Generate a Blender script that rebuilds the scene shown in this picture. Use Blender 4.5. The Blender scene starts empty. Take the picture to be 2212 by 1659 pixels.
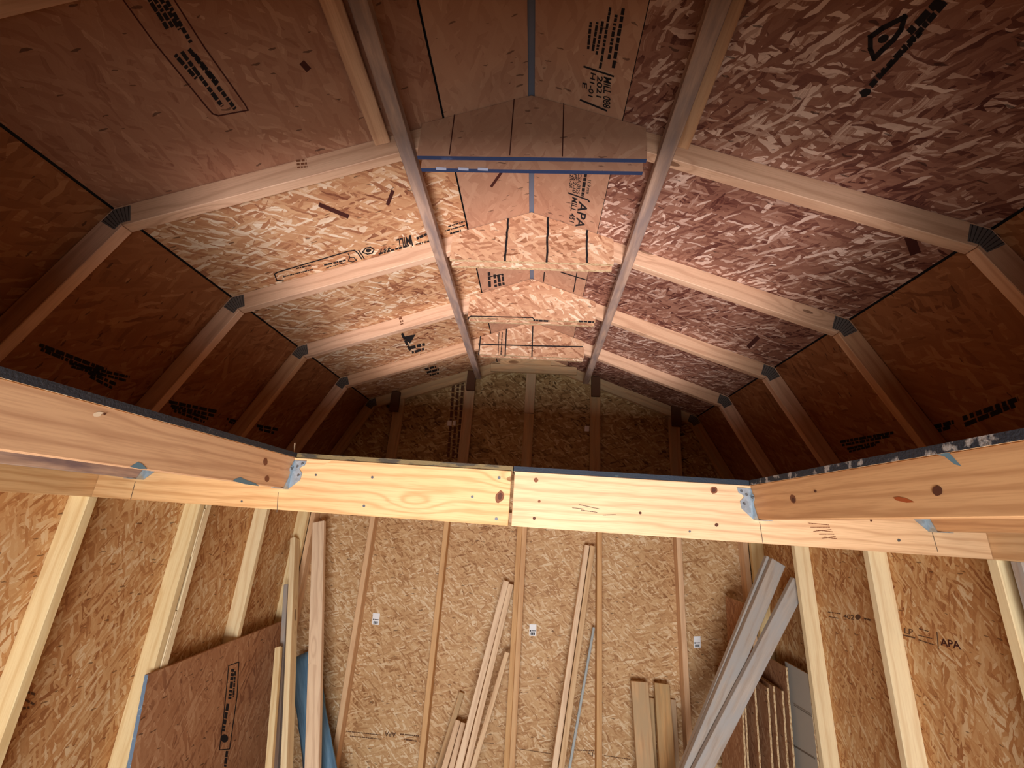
import bpy, bmesh, math, random
from mathutils import Vector, Matrix
random.seed(7)
S = bpy.context.scene
COL = S.collection

# ------------------------------------------------------------------ camera
W, H = 2212, 1659
F, PITCH, YAW, ROLL, CX, ZC = 906.95, 0.3131, -0.0671, 0.0688, 0.0775, 1.95
CAMP = Vector((CX, 0, ZC))

def ray(u, v):
    X = (u - W / 2) / F; Y = (v - H / 2) / F
    c, s = math.cos(ROLL), math.sin(ROLL); X, Y = c * X + s * Y, -s * X + c * Y
    c, s = math.cos(PITCH), math.sin(PITCH); yf = c + s * Y; z = s - c * Y
    c, s = math.cos(YAW), math.sin(YAW)
    return Vector((c * X + s * yf, -s * X + c * yf, z))

cam_d = bpy.data.cameras.new('camera'); cam = bpy.data.objects.new('camera', cam_d); COL.objects.link(cam)
fw = ray(W / 2, H / 2).normalized(); rt = (ray(W / 2 + 1, H / 2) - ray(W / 2, H / 2)).normalized(); up = rt.cross(fw)
cam.matrix_world = Matrix(((rt.x, up.x, -fw.x, CX), (rt.y, up.y, -fw.y, 0), (rt.z, up.z, -fw.z, ZC), (0, 0, 0, 1)))
cam_d.sensor_fit = 'HORIZONTAL'; cam_d.sensor_width = 36; cam_d.lens = F / W * 36; cam_d.clip_start = .03
S.camera = cam

# ------------------------------------------------------------------ world, daylight, exposure
wd = bpy.data.worlds.new('world'); S.world = wd; wd.use_nodes = True
wd.node_tree.nodes['Background'].inputs[0].default_value = (.62, .78, 1, 1)
wd.node_tree.nodes['Background'].inputs[1].default_value = .35

def area(name, loc, target, sx, sy, power, col, spread=180):
    l = bpy.data.lights.new(name, 'AREA'); l.shape = 'RECTANGLE'; l.size = sx; l.size_y = sy
    l.energy = power; l.color = col; l.spread = math.radians(spread)
    o = bpy.data.objects.new(name, l); COL.objects.link(o); o.location = loc
    o.rotation_euler = (Vector(target) - Vector(loc)).to_track_quat('-Z', 'Y').to_euler()
    return o
# area lamps standing in for the light at the unseen doorway
# daylight from the sunlit ground coming in low through the doorway behind the camera
area('doorway_daylight', (.05, -1.02, .62), (.05, 2.6, 1.05), 1.9, 1.05, 92, (.95, .97, 1), 150)
area('added_roof_beam', (0, -1.62, .0), (-.05, 2.15, 3.25), 1.0, .45, 26, (1, .91, .98), 46)  # unseen lamp added as a narrow upward beam to brighten the loft roof
vs = S.view_settings
vs.view_transform = 'Standard'; vs.look = 'None'; vs.gamma = 1; vs.use_curve_mapping = False
vs.exposure = 0
S.cycles.use_denoising = True
S.cycles.max_bounces = 5; S.cycles.diffuse_bounces = 3; S.cycles.glossy_bounces = 2
S.cycles.use_adaptive_sampling = True; S.cycles.adaptive_threshold = .03

# ------------------------------------------------------------------ materials
def lin(c):
    return tuple(((x / 255) / 12.92 if x / 255 <= .04045 else ((x / 255 + .055) / 1.055) ** 2.4) for x in c) + (1,)

class N:
    def __init__(self, name):
        self.m = bpy.data.materials.new(name); self.m.use_nodes = True
        self.t = self.m.node_tree; self.b = self.t.nodes['Principled BSDF']
    def node(self, typ, **kw):
        n = self.t.nodes.new(typ)
        for k, v in kw.items(): setattr(n, k, v)
        return n
    def set(self, sock, v):
        if hasattr(v, 'bl_rna') and isinstance(v, bpy.types.NodeSocket): self.t.links.new(v, sock)
        else: sock.default_value = v
    def math(self, op, a, b=0, c=0, clamp=False):
        n = self.node('ShaderNodeMath', operation=op, use_clamp=clamp)
        self.set(n.inputs[0], a); self.set(n.inputs[1], b)
        if len(n.inputs) > 2: self.set(n.inputs[2], c)
        return n.outputs[0]
    def vmath(self, op, a, b=(0, 0, 0)):
        n = self.node('ShaderNodeVectorMath', operation=op); self.set(n.inputs[0], a); self.set(n.inputs[1], b); return n.outputs[0]
    def mapping(self, v, loc=(0, 0, 0), rot=(0, 0, 0), sc=(1, 1, 1)):
        n = self.node('ShaderNodeMapping'); self.set(n.inputs['Vector'], v)
        n.inputs['Location'].default_value = loc; n.inputs['Rotation'].default_value = rot; n.inputs['Scale'].default_value = sc
        return n.outputs[0]
    def noise(self, v, scale=5, detail=3, rough=.55, dims='3D'):
        n = self.node('ShaderNodeTexNoise', noise_dimensions=dims); self.set(n.inputs['Vector'], v)
        n.inputs['Scale'].default_value = scale; n.inputs['Detail'].default_value = detail; n.inputs['Roughness'].default_value = rough
        return n.outputs['Fac']
    def voronoi(self, v, scale=1, dims='2D', feature='F1', rnd=1):
        n = self.node('ShaderNodeTexVoronoi', voronoi_dimensions=dims, feature=feature); self.set(n.inputs['Vector'], v)
        n.inputs['Scale'].default_value = scale; n.inputs['Randomness'].default_value = rnd
        return n
    def ramp(self, f, stops, interp='LINEAR'):
        n = self.node('ShaderNodeValToRGB'); self.set(n.inputs[0], f); cr = n.color_ramp; cr.interpolation = interp
        while len(cr.elements) < len(stops): cr.elements.new(.5)
        for e, (p, c) in zip(cr.elements, stops): e.position = p; e.color = c if len(c) == 4 else tuple(c) + (1,)
        return n.outputs['Color']
    def mix(self, f, a, b, blend='MIX'):
        n = self.node('ShaderNodeMix', data_type='RGBA', blend_type=blend); self.set(n.inputs[0], f)
        self.set(n.inputs[6], a); self.set(n.inputs[7], b); return n.outputs[2]
    def coords(self):
        tc = self.node('ShaderNodeTexCoord').outputs['Object']; oi = self.node('ShaderNodeObjectInfo').outputs['Random']
        cb = self.node('ShaderNodeCombineXYZ')
        self.set(cb.inputs[0], self.math('MULTIPLY', oi, 37.1)); self.set(cb.inputs[1], self.math('MULTIPLY', oi, 91.7)); self.set(cb.inputs[2], self.math('MULTIPLY', oi, 13.3))
        return self.vmath('ADD', tc, cb.outputs[0]), oi
    def sep(self, v, typ='ShaderNodeSeparateXYZ'):
        n = self.node(typ); self.set(n.inputs[0], v); return n.outputs

def flat(name, rgb, rough=.7, metal=0, spec=.3):
    k = N(name); k.b.inputs['Base Color'].default_value = lin(rgb); k.b.inputs['Roughness'].default_value = rough
    k.b.inputs['Metallic'].default_value = metal; k.b.inputs['Specular IOR Level'].default_value = spec
    return k.m

def osb(name, dark, mid, tan, pale, length=.105, width=.021, contrast=1.0, seed=0, base_rot=0.0):
    """pressed wood strands: layers of long cells lying at different angles, streaked along their length"""
    k = N(name); v, oi = k.coords()
    xy = k.sep(v); cb = k.node('ShaderNodeCombineXYZ'); k.set(cb.inputs[0], xy[0]); k.set(cb.inputs[1], xy[1]); v2 = cb.outputs[0]
    nt = k.node('ShaderNodeTexNoise', noise_dimensions='2D'); k.set(nt.inputs['Vector'], v2); nt.inputs['Scale'].default_value = 26; nt.inputs['Detail'].default_value = 2
    wv = k.vmath('MULTIPLY', k.vmath('SUBTRACT', nt.outputs['Color'], (.5, .5, .5)), (.016, .016, 0))
    v3 = k.vmath('ADD', v2, wv)
    val = None
    layers = [(.2, 1.25, 1.3), (-.75, 1, .8), (1.15, .9, .75), (-.25, .8, .55), (.65, .62, .5)]
    for i, (a, sl, sw) in enumerate(layers):
        m = k.mapping(k.mapping(v3, loc=(3.1 * i + seed, 7.7 * i, 0), rot=(0, 0, a + base_rot)), sc=(1 / (length * sl), 1 / (width * sw), 1))
        vo = k.voronoi(m, 1.0); c = k.sep(vo.outputs['Color'], 'ShaderNodeSeparateColor')
        r = c[0]
        if i in (0, 2):
            st = k.noise(k.mapping(m, sc=(.7, 4.5, 1)), 1.0, 1, .5, '2D')
            r = k.math('ADD', r, k.math('MULTIPLY', k.math('SUBTRACT', st, .5), .55))
        if val is None: val = r
        else:
            n = k.node('ShaderNodeMix', data_type='FLOAT'); k.set(n.inputs[0], k.math('MULTIPLY', k.math('GREATER_THAN', c[1], (.5, .5, .55, .55, .68)[i]), .92)); k.set(n.inputs[2], val); k.set(n.inputs[3], r); val = n.outputs[0]
    big = k.noise(v2, 1.9, 2, .5, '2D')
    val = k.math('ADD', val, k.math('MULTIPLY', k.math('SUBTRACT', big, .5), .5))
    val = k.math('MULTIPLY_ADD', k.math('SUBTRACT', val, .5), contrast, .5)
    col = k.ramp(val, [(0, lin(dark)), (.07, lin([int(.55 * a + .45 * b) for a, b in zip(dark, mid)])), (.27, lin(mid)), (.70, lin(tan)), (1, lin(pale))])
    fl = k.voronoi(k.mapping(v3, rot=(0, 0, .5), sc=(30, 130, 1)), 1.0); fc = k.sep(fl.outputs['Color'], 'ShaderNodeSeparateColor')
    fleck = k.math('MULTIPLY', k.math('GREATER_THAN', fc[0], .972), k.math('LESS_THAN', fl.outputs['Distance'], k.math('MULTIPLY', fc[1], .5)))
    col = k.mix(k.math('MULTIPLY', fleck, .7), col, lin([int(x * .6) for x in dark]))
    k.set(k.b.inputs['Base Color'], col); k.b.inputs['Roughness'].default_value = .6; k.b.inputs['Specular IOR Level'].default_value = .28
    return k.m

def lumber(name, light, mid, line, knots=.72, freq=150, weather=None, amount=.75, var=.25):
    """sawn softwood: growth-ring lines along local X bending round a few knots"""
    k = N(name); v, oi = k.coords()
    p = k.sep(v)
    vs_ = k.mapping(v, sc=(1.6, 11, 11)); n1 = k.noise(vs_, 1.0, 3)
    kv = k.voronoi(k.mapping(v, sc=(2.6, 8.5, 8.5)), 1.0, '3D'); kc = k.sep(kv.outputs['Color'], 'ShaderNodeSeparateColor')
    gate = k.math('GREATER_THAN', kc[0], knots); d = kv.outputs['Distance']
    bulge = k.math('MULTIPLY', gate, k.math('POWER', 2.718, k.math('MULTIPLY', k.math('MULTIPLY', d, d), -14)))
    c = k.math('ADD', k.math('MULTIPLY', k.math('ADD', p[1], k.math('MULTIPLY', p[2], .6)), freq), k.math('MULTIPLY', n1, 15))
    c = k.math('ADD', c, k.math('MULTIPLY', bulge, 15))
    w = k.math('MULTIPLY_ADD', k.math('SINE', c), .5, .5)
    w = k.math('POWER', w, 3.0)
    fine = k.noise(k.mapping(v, sc=(9, 240, 240)), 1.0, 2)
    patch = k.noise(k.mapping(v, sc=(2, 6, 6)), 1.3, 2)
    col = k.mix(patch, lin(light), lin(mid))
    col = k.mix(k.math('MULTIPLY', w, amount * .62), col, lin(line))
    col = k.mix(k.math('MULTIPLY', k.math('SUBTRACT', fine, .45, clamp=True), 1.2), col, lin(line))
    kn = k.math('MULTIPLY', gate, k.math('LESS_THAN', d, k.math('MULTIPLY_ADD', kc[1], .09, .045)))
    col = k.mix(k.math('MULTIPLY', kn, .72), col, lin((104, 62, 34)))
    if weather:
        wn = k.noise(k.mapping(v, sc=(3, 16, 16)), 1.6, 4)
        col = k.mix(k.ramp(wn, [(.38, (0, 0, 0)), (.62, (1, 1, 1))]), col, lin(weather))
    hv = k.node('ShaderNodeHueSaturation'); k.set(hv.inputs['Value'], k.math('MULTIPLY_ADD', oi, var, 1 - var / 2)); k.set(hv.inputs['Saturation'], k.math('MULTIPLY_ADD', oi, -.22, 1.08)); k.set(hv.inputs['Color'], col)
    k.set(k.b.inputs['Base Color'], hv.outputs[0]); k.b.inputs['Roughness'].default_value = .6; k.b.inputs['Specular IOR Level'].default_value = .25
    return k.m

def painted(name, rgb, scuff, thr=.62, sc=(7, 30, 30)):
    k = N(name); v, oi = k.coords()
    n = k.noise(k.mapping(v, sc=sc), 1.4, 4); f = k.ramp(n, [(thr, (0, 0, 0)), (thr + .08, (1, 1, 1))])
    k.set(k.b.inputs['Base Color'], k.mix(f, lin(rgb), lin(scuff))); k.b.inputs['Roughness'].default_value = .75
    n2 = k.noise(v, 160, 2); bp = k.node('ShaderNodeBump'); bp.inputs['Strength'].default_value = .5; bp.inputs['Distance'].default_value = .003
    k.set(bp.inputs['Height'], n2); k.set(k.b.inputs['Normal'], bp.outputs[0])
    return k.m

def galv(name, rgb=(186, 200, 208)):
    k = N(name); v, oi = k.coords(); vo = k.voronoi(v, 90, '3D')
    c = k.sep(vo.outputs['Color'], 'ShaderNodeSeparateColor')
    k.set(k.b.inputs['Base Color'], k.mix(k.math('MULTIPLY', c[0], .5), lin(rgb), lin([int(x * .72) for x in rgb])))
    k.b.inputs['Metallic'].default_value = .75; k.b.inputs['Roughness'].default_value = .42
    return k.m

M = {}
M['osb_wall'] = osb('osb_golden', (146, 98, 56), (190, 144, 96), (210, 170, 122), (234, 208, 170), .085, .017, .9)
M['osb_side'] = osb('osb_side_wall', (146, 88, 48), (190, 134, 82), (210, 164, 112), (228, 198, 156), .10, .019, .9, 3.3, 1.5)
M['osb_roof_tan'] = osb('osb_roof_tan', (122, 70, 48), (186, 132, 92), (208, 162, 118), (242, 222, 192), .12, .022, .9, 5.1, .1)
M['osb_roof_brown'] = osb('osb_roof_brown', (108, 64, 46), (154, 106, 80), (168, 122, 94), (200, 158, 126), .13, .026, .6, 7.7, .9)
M['osb_roof_red'] = osb('osb_roof_red', (84, 42, 34), (132, 86, 68), (156, 110, 88), (222, 190, 168), .10, .020, 1.0, 8.4, .3)
M['osb_smooth'] = osb('osb_smooth_face', (130, 84, 64), (172, 126, 98), (186, 142, 112), (208, 172, 142), .16, .035, .5, 2.2, 1.4)
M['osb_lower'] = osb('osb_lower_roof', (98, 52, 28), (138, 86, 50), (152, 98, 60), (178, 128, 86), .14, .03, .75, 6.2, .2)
M['osb_gusset'] = osb('osb_gusset', (134, 84, 56), (188, 138, 104), (206, 160, 122), (236, 210, 178), .11, .026, .9, 4.4)
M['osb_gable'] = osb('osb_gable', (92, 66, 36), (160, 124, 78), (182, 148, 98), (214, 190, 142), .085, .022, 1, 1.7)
M['osb_old'] = osb('osb_weathered_sheet', (110, 66, 44), (164, 112, 76), (178, 128, 90), (200, 156, 118), .13, .022, .8, 9.9, 1.5)
M['pine'] = lumber('pine_stud', (250, 228, 180), (244, 216, 162), (218, 178, 122), .88, 130, var=.12)
M['pine_warm'] = lumber('pine_warm', (230, 186, 134), (218, 170, 118), (188, 134, 88), .88, 140, var=.2)
M['truss'] = lumber('truss_lumber', (226, 184, 146), (210, 162, 122), (178, 126, 90), .88, 120, var=.25)
M['header'] = lumber('fir_header', (228, 190, 144), (216, 172, 122), (174, 122, 76), .80, 170, var=.05)
M['joist'] = lumber('fir_joist', (214, 166, 114), (204, 152, 100), (160, 106, 62), .97, 175, var=.08)
M['joist_grey'] = lumber('weathered_joist', (196, 164, 138), (172, 138, 112), (120, 88, 74), .85, 120, weather=(120, 98, 96))
M['runner'] = lumber('runner_lumber', (196, 160, 132), (176, 136, 106), (130, 92, 68), .85, 130, weather=(140, 116, 104), var=.2)
M['grey'] = lumber('weathered_grey', (196, 180, 164), (176, 160, 144), (150, 128, 110), .86, 110, weather=(172, 166, 160), var=.1)
M['loose'] = lumber('loose_lumber', (238, 206, 164), (226, 188, 144), (194, 148, 106), .82, 130, var=.22)
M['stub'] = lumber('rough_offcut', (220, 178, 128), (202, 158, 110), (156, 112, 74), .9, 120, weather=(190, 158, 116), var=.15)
M['brown'] = flat('brown_block', (96, 62, 40)); M['ink'] = flat('black_ink', (30, 24, 24), .8); M['ink_soft'] = flat('faded_ink', (96, 66, 46), .8)
M['ink_brown'] = flat('brown_line', (70, 30, 22), .8); M['knot'] = flat('knot', (120, 72, 44)); M['knot_dark'] = flat('dark_knot', (84, 46, 28)); M['pitch'] = flat('pitch_streak', (160, 74, 30), .4)
M['smear'] = flat('blue_paint_smear', (96, 122, 130)); M['pencil'] = flat('pencil', (90, 74, 60)); M['white'] = flat('white_label', (246, 246, 246), .5)
M['black_edge'] = painted('black_painted_edge', (34, 33, 36), (70, 66, 64), .66); M['black_scuff'] = painted('scuffed_black_edge', (32, 34, 40), (150, 140, 130), .54, (5, 22, 22))
M['blue_edge'] = painted('blue_painted_edge', (46, 62, 98), (74, 92, 130), .68); M['navy_edge'] = painted('navy_painted_edge', (26, 34, 44), (96, 120, 116), .70)
M['raw_edge'] = painted('raw_deck_edge', (112, 92, 54), (60, 50, 34), .5); M['osb_edge'] = painted('pale_cut_edge', (214, 184, 140), (160, 118, 76), .5, (40, 40, 160))
M['bluegrey_edge'] = painted('blue_grey_edge', (112, 134, 156), (170, 186, 196), .6); M['bare'] = flat('bare_patch', (176, 182, 200)); M['chip'] = flat('pale_chip', (232, 204, 166)); M['galv'] = galv('galvanized_steel'); M['plate'] = flat('truss_plate_steel', (104, 96, 90), .6); M['slot'] = flat('plate_slot', (44, 38, 34)); M['nail'] = flat('nail_head', (110, 112, 114), .45, .7)
M['felt'] = flat('roofing_felt', (16, 15, 16)); M['ridge'] = flat('ridge_strip', (104, 108, 120), .6); M['concrete'] = flat('ground', (120, 112, 104), .9)
M['floor'] = lumber('dusty_floor', (112, 96, 80), (98, 82, 68), (80, 64, 50), .95, 60)
M['paint_grey'] = flat('grey_painted_siding', (176, 166, 152), .7); M['groove'] = flat('groove_shadow', (112, 98, 84)); M['steel_strip'] = flat('grey_trim', (168, 172, 168), .5)
def blue_film():
    k = N('blue_plastic_film'); v, oi = k.coords(); n = k.noise(k.mapping(v, sc=(3, 26, 26)), 1.5, 4)
    k.set(k.b.inputs['Base Color'], k.mix(n, lin((40, 76, 104)), lin((124, 166, 192)))); k.b.inputs['Roughness'].default_value = .24; k.b.inputs['Specular IOR Level'].default_value = .6
    bp = k.node('ShaderNodeBump'); bp.inputs['Strength'].default_value = .6; bp.inputs['Distance'].default_value = .01; k.set(bp.inputs['Height'], n); k.set(k.b.inputs['Normal'], bp.outputs[0])
    return k.m
M['blue_film'] = blue_film()

# ------------------------------------------------------------------ helpers
def V(x, y, h): return Vector((x, y, h + ZC))          # h = height above the lens

def frame(o, ex, ey):
    ex = Vector(ex).normalized(); ez = ex.cross(Vector(ey)).normalized(); ey = ez.cross(ex)
    return Matrix(((ex.x, ey.x, ez.x, o[0]), (ex.y, ey.y, ez.y, o[1]), (ex.z, ey.z, ez.z, o[2]), (0, 0, 0, 1)))

def link(name, me, mat, mw, parent=None):
    o = bpy.data.objects.new(name, me); COL.objects.link(o)
    if not me.materials:
        for m in (mat if isinstance(mat, (list, tuple)) else [mat]): me.materials.append(m)
    if parent is not None:
        o.parent = parent; o.matrix_parent_inverse = WM[parent].inverted()
    o.matrix_world = mw; WM[o] = mw.copy()
    if parent is not None: o.matrix_basis = mw       # basis is in world terms, the parent inverse cancels the parent
    return o
WM = {}

def tag(o, label=None, cat=None, group=None, kind=None):
    if label: o['label'] = label
    if cat: o['category'] = cat
    if group: o['group'] = group
    if kind: o['kind'] = kind
    return o

def empty(name, loc, label=None, cat=None, group=None, kind=None):
    o = bpy.data.objects.new(name, None); COL.objects.link(o); o.empty_display_size = .1
    o.location = loc; WM[o] = Matrix.Translation(Vector(loc)); return tag(o, label, cat, group, kind)

def prism(name, pts, mw, t, mat, parent=None, bevel=.0, edge_slot=None):
    """polygon pts (local x,y) extruded from z=0 to z=t"""
    bm = bmesh.new(); n = len(pts)
    a = [bm.verts.new((x, y, 0)) for x, y in pts]; b = [bm.verts.new((x, y, t)) for x, y in pts]
    f0 = bm.faces.new(a[::-1]); f1 = bm.faces.new(b)
    for i in range(n):
        f = bm.faces.new((a[i], a[(i + 1) % n], b[(i + 1) % n], b[i]))
        if edge_slot is not None and (edge_slot == 'all' or i in edge_slot): f.material_index = 1
    bmesh.ops.recalc_face_normals(bm, faces=bm.faces[:])
    if bevel: bmesh.ops.bevel(bm, geom=bm.edges[:], offset=bevel, segments=1, affect='EDGES', profile=.5)
    me = bpy.data.meshes.new(name); bm.to_mesh(me); bm.free()
    return link(name, me, mat, mw, parent)

def board(name, p0, p1, w, t, wdir, mat, parent=None, bevel=.0025, ends=None):
    """sawn board from p0 to p1 (centre line), width w along wdir, thickness t"""
    p0 = Vector(p0); p1 = Vector(p1); L = (p1 - p0).length; mw = frame(p0, p1 - p0, wdir)
    mw = mw @ Matrix.Translation((0, 0, -t / 2))
    pts = [(0, -w / 2), (L, -w / 2), (L, w / 2), (0, w / 2)]
    return prism(name, pts, mw, t, mat, parent, bevel, edge_slot=ends)

def plane_hit(n, d, u, v, lift=.0012):
    r = ray(u, v); n = Vector(n); C = Vector((CX, 0, 0)); t = (d - n.dot(C)) / n.dot(r)
    p = C + r * t - r.normalized() * lift
    return V(p.x, p.y, p.z)
K, HK, HA = 1.446, .951, 1.479
SL = (HA - HK) / K
PL = {'roofL': ((-SL, 0, 1), HA), 'roofR': ((SL, 0, 1), HA), 'back': ((0, 1, 0), 3.617), 'gable': ((0, 1, 0), 3.617),
      'wallL': ((1, 0, 0), -1.83), 'wallR': ((1, 0, 0), 1.83), 'joistL': ((1, 0, 0), -.8954), 'joistR': ((1, 0, 0), .8954),
      'header': ((0, 1, 0), 1.673)}
YT = [.5355 + .6096 * i for i in range(5)]              # truss faces
FX, FH = 1.83, .22                                       # rafter foot
sl2 = (HK - FH) / (FX - K)
PL['lowL'] = ((-sl2, 0, 1), HK + sl2 * K); PL['lowR'] = ((sl2, 0, 1), HK + sl2 * K)
for i in range(5): PL['g%d' % i] = ((0, 1, 0), YT[i] - .016); PL['t%d' % i] = ((0, 1, 0), YT[i])
PL['studface'] = ((0, 1, 0), 3.528); PL['gstud'] = ((0, 1, 0), 3.556)
def hit(pl, u, v, lift=.0012): return plane_hit(PL[pl][0], PL[pl][1], u, v, lift)

def mesh_from(name, verts, faces, mat, parent):
    me = bpy.data.meshes.new(name); me.from_pydata([tuple(v) for v in verts], [], faces); me.update()
    return link(name, me, mat, Matrix.Identity(4), parent)

def stroke(pl, pts, wpx, mat, parent, name='ink_line', closed=False):
    """a line drawn on a plane through photo points, as a thin flat strip"""
    P = [Vector((u, v)) for u, v in pts]; vs_, fs = [], []
    segs = list(zip(P, P[1:])) + ([(P[-1], P[0])] if closed else [])
    for a, b in segs:
        d = (b - a).normalized(); nrm = Vector((-d.y, d.x)) * wpx / 2; a2 = a - d * wpx * .4; b2 = b + d * wpx * .4
        i = len(vs_)
        vs_ += [hit(pl, *(a2 + nrm)), hit(pl, *(b2 + nrm)), hit(pl, *(b2 - nrm)), hit(pl, *(a2 - nrm))]; fs.append((i, i + 1, i + 2, i + 3))
    return mesh_from(name, vs_, fs, mat, parent)

def bars(pl, segs, mat, parent, name='printed_lines'):
    """rows of small print too small to read: short dashes along each row"""
    vs_, fs = [], []
    for (a, b, wpx) in segs:
        a = Vector(a); b = Vector(b); L = (b - a).length; d = (b - a) / L; nrm = Vector((-d.y, d.x)) * wpx / 2; s = 0
        while s < L:
            e = min(L, s + wpx * random.uniform(.7, 2.6)); p, q = a + d * s, a + d * e; k = random.uniform(.75, 1); i = len(vs_)
            vs_ += [hit(pl, *(p + nrm * k)), hit(pl, *(q + nrm * k)), hit(pl, *(q - nrm)), hit(pl, *(p - nrm))]; fs.append((i, i + 1, i + 2, i + 3))
            s = e + wpx * random.uniform(.18, .5)
    return tag(mesh_from(name, vs_, fs, mat, parent), kind='stuff')

def blob(pl, u, v, rx, ry, mat, parent, name='knot', ang=0, n=14, jag=.0, lift=.0012):
    vs_ = []
    for i in range(n):
        a = 2 * math.pi * i / n; k = 1 + random.uniform(-jag, jag); x, y = rx * k * math.cos(a), ry * k * math.sin(a)
        c, s = math.cos(ang), math.sin(ang); vs_.append(hit(pl, u + c * x - s * y, v + s * x + c * y, lift))
    return mesh_from(name, vs_, [tuple(range(n))], mat, parent)

def lettering(pl, text, bl, br, tl, mat, parent, name='lettering'):
    """text filling the box whose reading-direction corners are the photo points bl, br, tl"""
    cu = bpy.data.curves.new('t', 'FONT'); cu.body = text; cu.offset = .018; ob = bpy.data.objects.new('t', cu); COL.objects.link(ob)
    dg = bpy.context.evaluated_depsgraph_get(); me = bpy.data.meshes.new_from_object(ob.evaluated_get(dg))
    bpy.data.objects.remove(ob); bpy.data.curves.remove(cu)
    xs = [v.co.x for v in me.vertices]; ys = [v.co.y for v in me.vertices]
    x0, x1, y0, y1 = min(xs), max(xs), min(ys), max(ys); O = hit(pl, *bl); A = hit(pl, *br) - O; B = hit(pl, *tl) - O
    for v in me.vertices: v.co = O + A * ((v.co.x - x0) / (x1 - x0)) + B * ((v.co.y - y0) / (y1 - y0))
    me.name = name
    return link(name, me, mat, Matrix.Identity(4), parent)

# ------------------------------------------------------------------ the shell
YF, YB = -1.15, 3.617                                    # front and back sheathing
FL = -ZC                                                 # floor height below the lens
fl = empty('floor', (0, 1.2, 0), kind='structure')
for i in range(4):
    y0 = YF + i * (YB - YF) / 4; y1 = YF + (i + 1) * (YB - YF) / 4 - .002
    prism('floor_sheet', [(0, 0), (3.66, 0), (3.66, y1 - y0), (0, y1 - y0)], Matrix.Translation((-1.83, y0, -.019)), .019, M['floor'], fl)
gr = tag(prism('ground', [(-6, -8), (6, -8), (6, YF), (-6, YF)], Matrix.Translation((0, 0, -.12)), .05, M['concrete']), kind='structure')

def roofpt(x): return HA - SL * abs(x) if abs(x) <= K else HK - sl2 * (abs(x) - K)

ceil = empty('ceiling', (0, 1.2, ZC + HK), kind='structure')
joints = [YF, -.055, 1.164, 2.383, YB]
for sgn in (-1, 1):
    for j in range(4):
        y0, y1 = joints[j] + .0015, joints[j + 1] - .0015
        for (xa, xb, mat) in ((.012, .309 if sgn < 0 else .325, M['osb_smooth']), (.316 if sgn < 0 else .3275, K - .003, M['osb_roof_tan'] if sgn < 0 else M['osb_roof_red'])):
            if sgn < 0 and j < 2 and xa > .2: mat = M['osb_roof_brown']
            a = V(sgn * xa, y0, roofpt(xa)); b = V(sgn * xb, y0, roofpt(xb)); L = (b - a).length
            mw = frame(a, b - a, (0, 1, 0))
            t = .011 if mw.col[2].z > 0 else -.011
            o = prism('roof_panel', [(0, 0), (L, 0), (L, y1 - y0), (0, y1 - y0)], mw, t, [mat, M['black_edge']], ceil, edge_slot='all')
        a = V(sgn * (K + .003), y0, roofpt(K + .003)); b = V(sgn * FX, y0, FH); L = (b - a).length
        mw = frame(a, b - a, (0, 1, 0)); t = .011 if mw.col[2].z > 0 else -.011
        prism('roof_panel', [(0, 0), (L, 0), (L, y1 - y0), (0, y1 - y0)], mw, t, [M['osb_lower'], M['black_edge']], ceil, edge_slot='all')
roof_child = {}
for o in ceil.children:
    pass
def panel_at(pt):
    best, bd = None, 1e9
    for o in ceil.children:
        mw = WM[o]; c = mw.inverted() @ pt
        bb = o.bound_box; dx = max(bb[0][0] - c.x, 0, c.x - bb[6][0]); dy = max(bb[0][1] - c.y, 0, c.y - bb[6][1]); dz = abs(c.z)
        d = dx + dy + dz
        if d < bd: best, bd = o, d
    return best
# felt over the sheathing, and the strip closing the ridge
for sgn in (-1, 1):
    for (xa, xb) in ((0, K), (K, FX + .02)):
        a = V(sgn * xa, YF, roofpt(xa) + .016); b = V(sgn * xb, YF, roofpt(xb) + .016); mw = frame(a, b - a, (0, 1, 0)); t = .004 if mw.col[2].z > 0 else -.004
        L = (b - a).length + (.01 if xa else 0)
        prism('roofing_felt', [(0, 0), (L, 0), (L, YB - YF + .02), (0, YB - YF + .02)], mw, t, M['felt'], ceil)
prism('ridge_strip', [(-.018, 0), (.018, 0), (.018, YB - YF), (-.018, YB - YF)], Matrix.Translation(V(0, YF, HA + .004)), .004, M['ridge'], ceil)

# back wall
wb = empty('wall_back', (0, YB, 0), kind='structure')
def topz(x): return roofpt(x)
bxs = [-1.83, -1.2192, 0, 1.2192, 1.83]
low_panels, gab_panels = [], []
for i in range(4):
    x0, x1 = bxs[i] + .001, bxs[i + 1] - .001
    low_panels.append(prism('osb_panel', [(0, 0), (x1 - x0, 0), (x1 - x0, .19 - FL), (0, .19 - FL)], frame(V(x0, YB, FL), (1, 0, 0), (0, 0, 1)), -.011, M['osb_wall'], wb))
    xs = sorted({x0, x1} | {x for x in (-K, 0, K) if x0 < x < x1})
    pts = [(0, 0), (x1 - x0, 0)] + [(x - x0, topz(x) - .192) for x in reversed(xs)]
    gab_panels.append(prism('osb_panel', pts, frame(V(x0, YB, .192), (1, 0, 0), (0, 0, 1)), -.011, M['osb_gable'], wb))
prism('wall_backing', [(-1.86, 0), (1.86, 0), (1.86, 2.1), (K, 2.95), (0, 3.5), (-K, 2.95), (-1.86, 2.1)], frame((0, YB + .02, 0), (1, 0, 0), (0, 0, 1)), -.01, M['felt'], wb)
def stud_b(x): return board('stud', V(x, 3.5725, FL + .038), V(x, 3.5725, -.02), .089, .038, (0, 1, 0), M['pine_warm'], wb)
for x in (-1.2192, -.6096, -.0195, .0195, .6096, 1.2192): stud_b(x)
for s in (-1, 1): stud_b(s * 1.72)
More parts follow.
